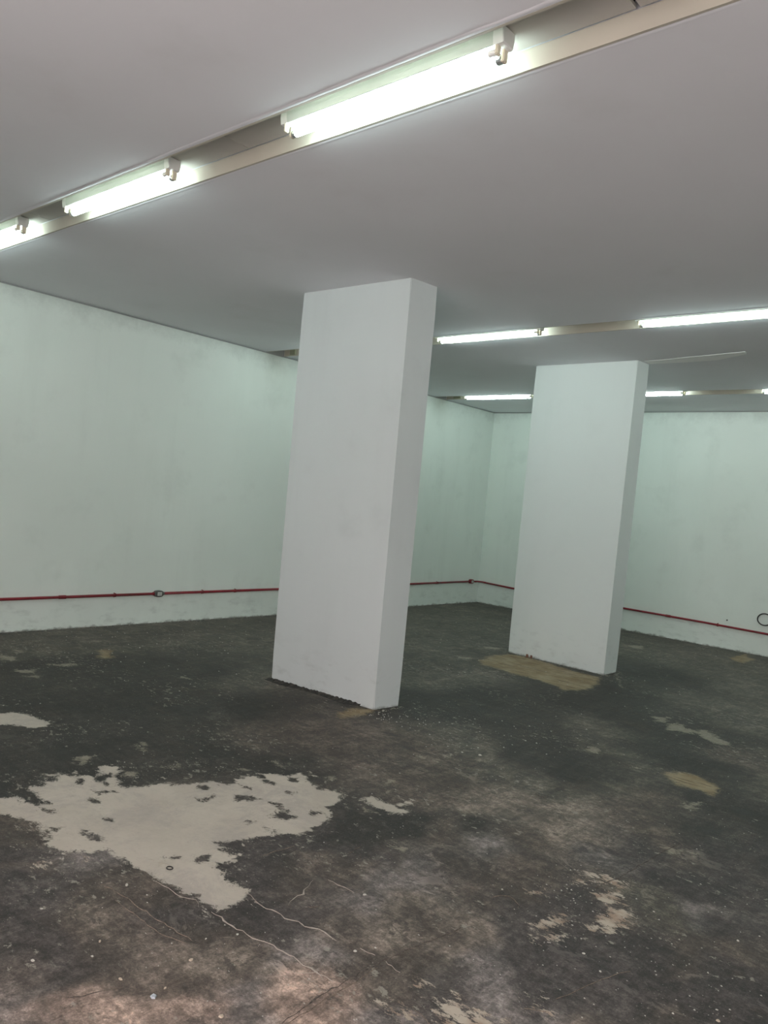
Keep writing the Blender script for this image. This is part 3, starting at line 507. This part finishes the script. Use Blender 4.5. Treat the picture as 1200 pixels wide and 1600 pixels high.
FITS = [  # strip, centre x, label
 (0, -2.150, 'large fluorescent fitting nearest the camera in the near ceiling recess'),
 (0, -4.172, 'fluorescent fitting in the near ceiling recess, middle of the three in view'),
 (0, -5.940, 'fluorescent fitting cut by the left edge of the photo in the near recess'),
 (1, -6.050, 'fluorescent fitting hidden behind the nearer column in the middle recess'),
 (1, -4.120, 'fluorescent fitting in the middle recess starting just right of the nearer column'),
 (1, -2.115, 'fluorescent fitting in the middle recess above and right of the farther column'),
 (2, -6.075, 'fluorescent fitting in the far recess between the two columns'),
 (2, -4.035, 'fluorescent fitting in the far recess partly hidden by the farther column'),
 (2, -2.080, 'fluorescent fitting in the far recess at the right edge of the photo'),
 (0, 0.30, 'unseen fluorescent fitting, added for light, in the near recess beyond the right edge of the photo'),  # this and the next two are out of view, added for the light they give
 (1, 0.15, 'unseen fluorescent fitting, added for light, in the middle recess beyond the right edge of the photo'),
 (2, 0.10, 'unseen fluorescent fitting, added for light, in the far recess beyond the right edge of the photo')]
for i, (s, x, lab) in enumerate(FITS):
    o = fit0 if i == 0 else copy_tree(fit0)
    o.location = (x, STRIPS[s][0]+FY, HR-0.001)
    tag(o, lab, 'ceiling light', 'fluorescent fittings in the ceiling recesses')

# small ribbed blocks on the side of two recesses next to the left wall
for (x0, x1, s, lab) in ((-6.955, -6.862, 1, 'small beige ribbed block in the middle recess left of the nearer column'),
                         (-6.930, -6.790, 2, 'small beige ribbed block in the far recess by the left wall')):
    y1 = STRIPS[s][1]-0.012
    o = empty('ribbed_block', ((x0+x1)/2, y1, H+0.006)); xw = (x1-x0)/2
    mesh_obj('block_body', box((-xw, -0.020, 0), (xw, 0, 0.060), 0.002, 1), BEIGE, o)
    for q in range(4): mesh_obj('rib', box((-xw+0.005, -0.025, 0.007+q*0.0135), (xw-0.005, -0.0195, 0.0135+q*0.0135), 0.001, 1), BEIGE, o)
    tag(o, lab, 'connection block', 'ribbed blocks in the ceiling recesses')

# ---------------------------------------------------------------- red conduit run
R = 0.0135
def clip_at(parent, p, axis, z):                  # saddle clip
    bm = bmesh.new(); n = 10; rings = []
    for k_ in range(n+1):
        a = -math.pi/2 + math.pi*k_/n; rr = R+0.0025
        out = math.cos(a)*rr; zz = math.sin(a)*rr
        rings.append((out, zz))
    prof = [(-R-0.001, -R-0.009)] + [(-R-0.001, -R-0.003)] + rings + [(-R-0.001, R+0.003)] + [(-R-0.001, R+0.009)]
    rows = []
    for s in (-0.009, 0.009):
        rows.append([bm.verts.new((p[0]+out, p[1]+s, z+zz) if axis == 'x' else (p[0]+s, p[1]-out, z+zz)) for out, zz in prof])
    for q in range(len(prof)-1): bm.faces.new((rows[0][q], rows[0][q+1], rows[1][q+1], rows[1][q]))
    o = mesh_obj('saddle_clip', bm, REDFIT, parent)
    m = o.modifiers.new('thick', 'SOLIDIFY'); m.thickness = 0.002
def conduit(name, pts, couplings, clips, label, axis):
    o = empty(name, pts[0])
    org = Vector(pts[0])
    bm = bmesh.new(); tube_along(bm, [Vector(p)-org for p in pts], R, 12); mesh_obj('pipe', bm, RED, o, smooth=True)
    def at(v):
        i = 1 if axis == 'x' else 0
        for a, b in zip(pts, pts[1:]):
            if min(a[i], b[i]) <= v <= max(a[i], b[i]):
                t = (v-a[i])/(b[i]-a[i]); return Vector(a).lerp(Vector(b), t)
    for v in couplings:
        c = at(v)-org; d = Vector((0, 0.035, 0)) if axis == 'x' else Vector((0.035, 0, 0))
        bm = bmesh.new(); tube_along(bm, [c-d, c-d*0.95, c+d*0.95, c+d], [R+0.001, R+0.004, R+0.004, R+0.001], 12); mesh_obj('coupling', bm, REDFIT, o)
    for v in clips:
        c = at(v)-org; clip_at(o, c, axis, c.z)
    return tag(o, label, 'conduit')
xc = XL+0.0175; yc = YB-0.0175
conduit('conduit', [(xc, YF+0.05, 0.292), (xc, 2.99, 0.305), (xc, 4.535, 0.311)], [3.56, 1.2], [4.1, 2.6], 'red conduit pipe along the left wall, from left edge to the first box', 'x')
conduit('conduit', [(xc, 4.655, 0.312), (xc, 6.26, 0.318), (xc, 8.76, 0.332), (xc, 10.235, 0.343)], [7.6], [5.6, 5.15, 8.0, 9.4], 'red conduit pipe along the left wall, passing behind the nearer column', 'x')
conduit('conduit', [(xc+0.03, 10.355, 0.344), (xc+0.03, 10.42, 0.344), (xc+0.045, 10.475, 0.342), (xc+0.085, yc-0.003, 0.339), (xc+0.14, yc, 0.336)], [], [], 'short bent red conduit pipe in the room corner', 'x')
conduit('conduit', [(xc+0.141, yc, 0.336), (-6.436, yc, 0.320), (-4.60, yc, 0.304), (-3.48, yc, 0.297), (-2.69, yc, 0.284), (0.5, yc, 0.28), (XR-0.05, yc, 0.28)], [-3.95, -6.3, -1.0], [-5.9, -4.9, -3.3], 'red conduit pipe along the back wall, running past the farther column', 'y')

def outlet_box(y, z, dx, label, mat_hub, plate_mat):
    o = empty('conduit_box', (XL, y, z))
    # cast rounded box body with a hub each side, plate and socket
    bm = bmesh.new(); n = 24; rows = []
    for x, sc in ((0.001, 1.0), (0.036, 1.0), (0.042, 0.93), (0.044, 0.86)):
        ring = []
        for k_ in range(n):
            a = 2*math.pi*k_/n; ca, sa = math.cos(a), math.sin(a)
            ring.append(bm.verts.new((x, 0.052*sc*math.copysign(abs(ca)**0.7, ca), 0.034*sc*math.copysign(abs(sa)**0.7, sa))))
        rows.append(ring)
    for a, b in zip(rows, rows[1:]):
        for q in range(n): bm.faces.new((a[q], a[(q+1) % n], b[(q+1) % n], b[q]))
    bm.faces.new(rows[0][::-1]); bm.faces.new(rows[-1])
    bmesh.ops.recalc_face_normals(bm, faces=bm.faces[:])
    mesh_obj('box_body', bm, mat_hub[0], o)
    for s, mt in ((-1, mat_hub[1]), (1, mat_hub[2])):
        bm = bmesh.new(); tube_along(bm, [(0.0175, s*0.035, 0), (0.0175, s*0.066, 0), (0.0175, s*0.068, 0)], [0.0175, 0.0175, 0.016], 14); mesh_obj('hub', bm, mt, o)
    pl = mesh_obj('cover_plate', box((0.043, -0.026, -0.019), (0.048, 0.026, 0.019), 0.002, 1), plate_mat, o)
    for q in (-1, 1): mesh_obj('socket_hole', box((0.0478, q*0.009-0.003, -0.003), (0.0486, q*0.009+0.003, 0.003)), BLACK, pl)
    return tag(o, label, 'outlet box')
outlet_box(4.595, 0.311, 0, 'grey cast outlet box with pale centre on the left wall conduit', (CAST, REDFIT, CAST), PLATE)
outlet_box(10.295, 0.343, 0, 'red conduit box with white centre beside the room corner', (REDFIT, REDFIT, REDFIT), PLATE)

# ---------------------------------------------------------------- cable loop on the back wall, right edge
bm = bmesh.new(); pts = []
cx, cz = -2.745, 0.458
for i in range(40):
    a = math.radians(60 + 300*i/39); pts.append((cx + 0.072*math.cos(a)*1.15, YB-0.012-0.006*i/39, cz + 0.073*math.sin(a)))
pts = [(cx+0.35, YB-0.012, cz+0.045), (cx+0.22, YB-0.012, cz+0.060), (cx+0.12, YB-0.012, cz+0.075)] + pts + [(cx+0.20, YB-0.045, cz-0.03), (cx+0.34, YB-0.045, cz-0.12), (cx+0.42, YB-0.045, cz-0.40), (cx+0.46, YB-0.06, cz-0.448)]
sm = []                                            # smooth the path
for a, b in zip(pts, pts[1:]):
    for t in (0, 0.5): sm.append(tuple(a[j]+(b[j]-a[j])*t for j in range(3)))
for _ in range(3): sm = [sm[0]] + [tuple((sm[i-1][j]+2*sm[i][j]+sm[i+1][j])/4 for j in range(3)) for i in range(1, len(sm)-1)] + [sm[-1]]
tube_along(bm, sm, 0.0075, 8)
o = mesh_obj('cable', bm, BLACK, None, smooth=True)
tag(o, 'black cable hanging in a loop on the back wall at the right edge', 'cable')
# wall anchor
bm = bmesh.new(); tube_along(bm, [(-3.194, YB+0.002, 0.373), (-3.194, YB-0.006, 0.373), (-3.194, YB-0.008, 0.373)], [0.011, 0.010, 0.006], 10)
o = mesh_obj('wall_plug', bm, CAST); tag(o, 'small grey wall plug above the conduit on the back wall', 'wall plug')

# ---------------------------------------------------------------- floor details
def crack_strip(line, w):
    bm = bmesh.new(); rnd = random.Random(len(line)*17+int(line[0][0]*100))
    dense = []
    for a, b in zip(line, line[1:]):
        L = math.dist(a, b); m = max(2, int(L/0.022))
        for q in range(m): dense.append((a[0]+(b[0]-a[0])*q/m + rnd.uniform(-.005, .005), a[1]+(b[1]-a[1])*q/m + rnd.uniform(-.005, .005)))
    dense.append(line[-1]); prev = None; N = len(dense)
    for i, p in enumerate(dense):
        a = dense[max(i-1, 0)]; b = dense[min(i+1, N-1)]
        d = Vector((b[0]-a[0], b[1]-a[1])).normalized(); nn = Vector((-d.y, d.x))
        ww = w*rnd.choice((0.15, 0.5, 0.9, 1.3, 1.9))*min(1, (i+1)/4, (N-i)/4)
        c = Vector(p)
        row = [bm.verts.new((*(c+nn*ww), 0.0003)), bm.verts.new((*c, 0.0022)), bm.verts.new((*(c-nn*ww), 0.0003))]
        if prev:
            bm.faces.new((prev[0], row[0], row[1], prev[1])); bm.faces.new((prev[1], row[1], row[2], prev[2]))
        prev = row
    bmesh.ops.recalc_face_normals(bm, faces=bm.faces[:])
    for f in bm.faces:
        if f.normal.z < 0: f.normal_flip()
    return bm
for i, ln in enumerate(CRACK_LINES):
    mesh_obj('crack_fill', crack_strip(ln, 0.0024 if i < 3 else 0.0015), CRACK, floor)

k = NT('tan_scratch'); SCR_T = k.done(k.mix(k.ramp(k.noise(40, 8, 0.8), 0.4, 0.6), (0.26, 0.205, 0.16), (0.10, 0.08, 0.065)), 0.9)
k = NT('dark_ridge'); SCR_D = k.done(k.mix(k.ramp(k.noise(40, 8, 0.8), 0.4, 0.6), (0.050, 0.043, 0.040), (0.15, 0.125, 0.105)), 0.9)
for ln, wd, mt, nm in SCRATCHES:
    mesh_obj(nm, crack_strip(ln, wd*0.65), SCR_T if mt == 't' else SCR_D, floor)

def chip_bm(r, rnd, flat=0.35):
    bm = bmesh.new(); n = rnd.randint(5, 8); e = rnd.uniform(0.55, 1.0); rot = rnd.uniform(0, 6.28)
    lo, hi = [], []
    for k_ in range(n):
        a = 2*math.pi*k_/n + rnd.uniform(-.25, .25); rr = r*rnd.uniform(0.75, 1.1)
        x = math.cos(a)*rr; y = math.sin(a)*rr*e
        X = x*math.cos(rot)-y*math.sin(rot); Y = x*math.sin(rot)+y*math.cos(rot)
        lo.append(bm.verts.new((X, Y, 0))); hi.append(bm.verts.new((X*0.75, Y*0.75, r*flat*rnd.uniform(0.7, 1.2))))
    for q in range(n): bm.faces.new((lo[q], lo[(q+1) % n], hi[(q+1) % n], hi[q]))
    bm.faces.new(hi); bm.faces.new(lo[::-1])
    return bm
CHIP_INFO = [
 ('large pale bluish stone chip on the reddish floor near the bottom edge', 0.0135, CHIPG, 5),
 ('round cream plaster chip left of the bluish stone chip', 0.0085, CHIPC, 1),
 ('elongated cream chip on brown floor below the pale patch', 0.0080, CHIPC, 2),
 ('small white chip at the lower left of the elongated cream chip', 0.0050, CHIP, 3),
 ('flat pale flake beside the lower edge of the large pale patch', 0.0095, CHIP, 4),
 ('cream plaster flake near the middle of the scratched brown floor', 0.0090, CHIPC, 6),
 ('tan chip above and right of the bluish stone chip', 0.0070, CHIPC, 7),
 ('pale orange chip on the bottom edge right of the bluish stone chip', 0.0095, CHIPC, 10),
 ('white chip beside the crack end at the tip of the pale patch', 0.0060, CHIP, 11),
 ('white flake at the end of the straight scratch in the floor centre', 0.0090, CHIP, 12),
 ('oval white chip on dark floor below the flaking patch', 0.0075, CHIP, 13),
 ('small white chip on dark floor at lower right, right of the oval one', 0.0060, CHIP, 14),
 ('cream chip on the dark floor close to the right edge', 0.0070, CHIP, 16),
 ('cream chip at the bottom right corner of the floor', 0.0085, CHIPC, 17),
 ('lone pale chip on the brown floor below the farther column', 0.0130, CHIP, 18),
 ('tiny white pair-like chip on dark floor at the left, below the pale patch', 0.0065, CHIP, 20),
 ('whitish chip lying on grey floor in the lower left corner', 0.0075, CHIP, 21),
 ('white chip between the two long light cracks', 0.0070, CHIP, 23)]
for lab, r, mt, idx in CHIP_INFO:
    rnd = random.Random(idx*31+5); x, y = CHIP_SPOTS[idx]
    o = mesh_obj('plaster_chip' if mt is not CHIPG else 'stone_chip', chip_bm(r, rnd), mt); o.location = (x, y, 0.0)
    tag(o, lab, 'chip', 'loose chips on the floor')
# black ring
bm = bmesh.new(); ring = [(0.013*math.cos(a), 0.011*math.sin(a), 0.002) for a in [i*2*math.pi/18 for i in range(19)]]
tube_along(bm, ring, 0.0022, 6, cap=False)
o = mesh_obj('rubber_ring', bm, BLACK, None, smooth=True); o.location = (-2.501, 1.789, 0.0)
tag(o, 'small black ring lying on the large pale floor patch', 'ring')
# rust coloured fragments leaning on the far column
for i, (x, lab) in enumerate(((-4.137, 'left of two small rust brown fragments at the foot of the farther column'), (-4.085, 'right of two small rust brown fragments at the foot of the farther column'))):
    rnd = random.Random(90+i); bm = chip_bm(0.018, rnd, 1.6)
    o = mesh_obj('rusty_fragment', bm, RUST); o.location = (x, 7.195, 0.0)
    tag(o, lab, 'fragment', 'rusty fragments at the column foot')

# loose crumbs nobody could count
def scatter(name, spots_a, spots_b, mat, mat_b, label, cat, seed):
    rnd = random.Random(seed); V = []; Fc = []
    for x, y, r in spots_a + spots_b:
        n = 5; a0 = rnd.uniform(0, 6.28); b = len(V); e = rnd.uniform(0.3, 1)
        for k_ in range(n):
            a = a0+2*math.pi*k_/n; rr = r*rnd.uniform(0.6, 1.2); V.append((x+math.cos(a)*rr, y+math.sin(a)*rr*e, 0.0))
        V.append((x, y, r*rnd.uniform(0.3, 0.8)))
        for k_ in range(n): Fc.append((b+k_, b+(k_+1) % n, b+n))
    me = bpy.data.meshes.new(name); me.from_pydata(V, [], Fc); me.materials.append(mat); me.materials.append(mat_b)
    for i, p in enumerate(me.polygons): p.material_index = 0 if i < 5*len(spots_a) else 1
    o = link(bpy.data.objects.new(name, me)); tag(o, label, cat, None, 'stuff'); return o
rnd = random.Random(3); sp = []
def cloud(cx, cy, sx, sy, n, r0, r1):
    for _ in range(n): sp.append((rnd.gauss(cx, sx), rnd.gauss(cy, sy), rnd.uniform(r0, r1)))
cloud(-3.50, 4.13, 0.15, 0.07, 60, .0025, .007)
cloud(-3.22, 4.22, 0.16, 0.14, 30, .003, .009)
cloud(-2.6, 4.5, 0.25, 0.35, 45, .003, .008)
cloud(-1.35, 3.0, 0.12, 0.14, 70, .002, .006)
cloud(-0.95, 2.6, 0.30, 0.35, 140, .0015, .005)
cloud(-2.0, 1.6, 0.35, 0.18, 90, .0015, .004)
cloud(-3.2, 2.55, 0.35, 0.35, 60, .002, .006)
cloud(-5.9, 3.9, 0.8, 0.9, 120, .004, .010)
for _ in range(420): sp.append((rnd.uniform(-4.5, -0.6), rnd.uniform(1.4, 5.5), rnd.uniform(.0012, .0045)))
for _ in range(200): sp.append((rnd.uniform(-7.0, -2.4), rnd.uniform(4.5, 10.4), rnd.uniform(.003, .009)))
def clear(x, y):
    if -4.72 < x < -3.56 and 4.08 < y < 4.47: return False
    if -4.41 < x < -3.24 and 7.18 < y < 7.53: return False
    return XL+0.02 < x < XR and y < YB-0.02
crumbs = [s for s in sp if clear(s[0], s[1])]
sp = []
for _ in range(520): sp.append((XL+abs(rnd.gauss(0, 0.025))+0.006, rnd.uniform(1.5, YB), rnd.uniform(.004, .014)))
for _ in range(420): sp.append((rnd.uniform(XL, -2.2), YB-abs(rnd.gauss(0, 0.025))-0.006, rnd.uniform(.004, .014)))
for _ in range(90): sp.append((rnd.uniform(-4.40, -3.26), 7.19-abs(rnd.gauss(0, 0.012)), rnd.uniform(.004, .010)))
for _ in range(70): sp.append((-3.262+abs(rnd.gauss(0, 0.02)), rnd.uniform(7.2, 7.5), rnd.uniform(.004, .010)))
for _ in range(80): sp.append((-3.575+abs(rnd.gauss(0, 0.02)), rnd.uniform(4.2, 4.46), rnd.uniform(.003, .008)))
k = NT('plaster_rubble'); RUB = k.done(k.mix(k.ramp(k.noise(9, 3), 0.42, 0.6), (0.34, 0.34, 0.29), (0.07, 0.07, 0.06)), 0.9)
scatter('floor_debris', crumbs, [s for s in sp if s[0] < XR], CHIP, RUB, 'white paint crumbs over the dark floor and plaster rubble along the walls', 'debris', 5)
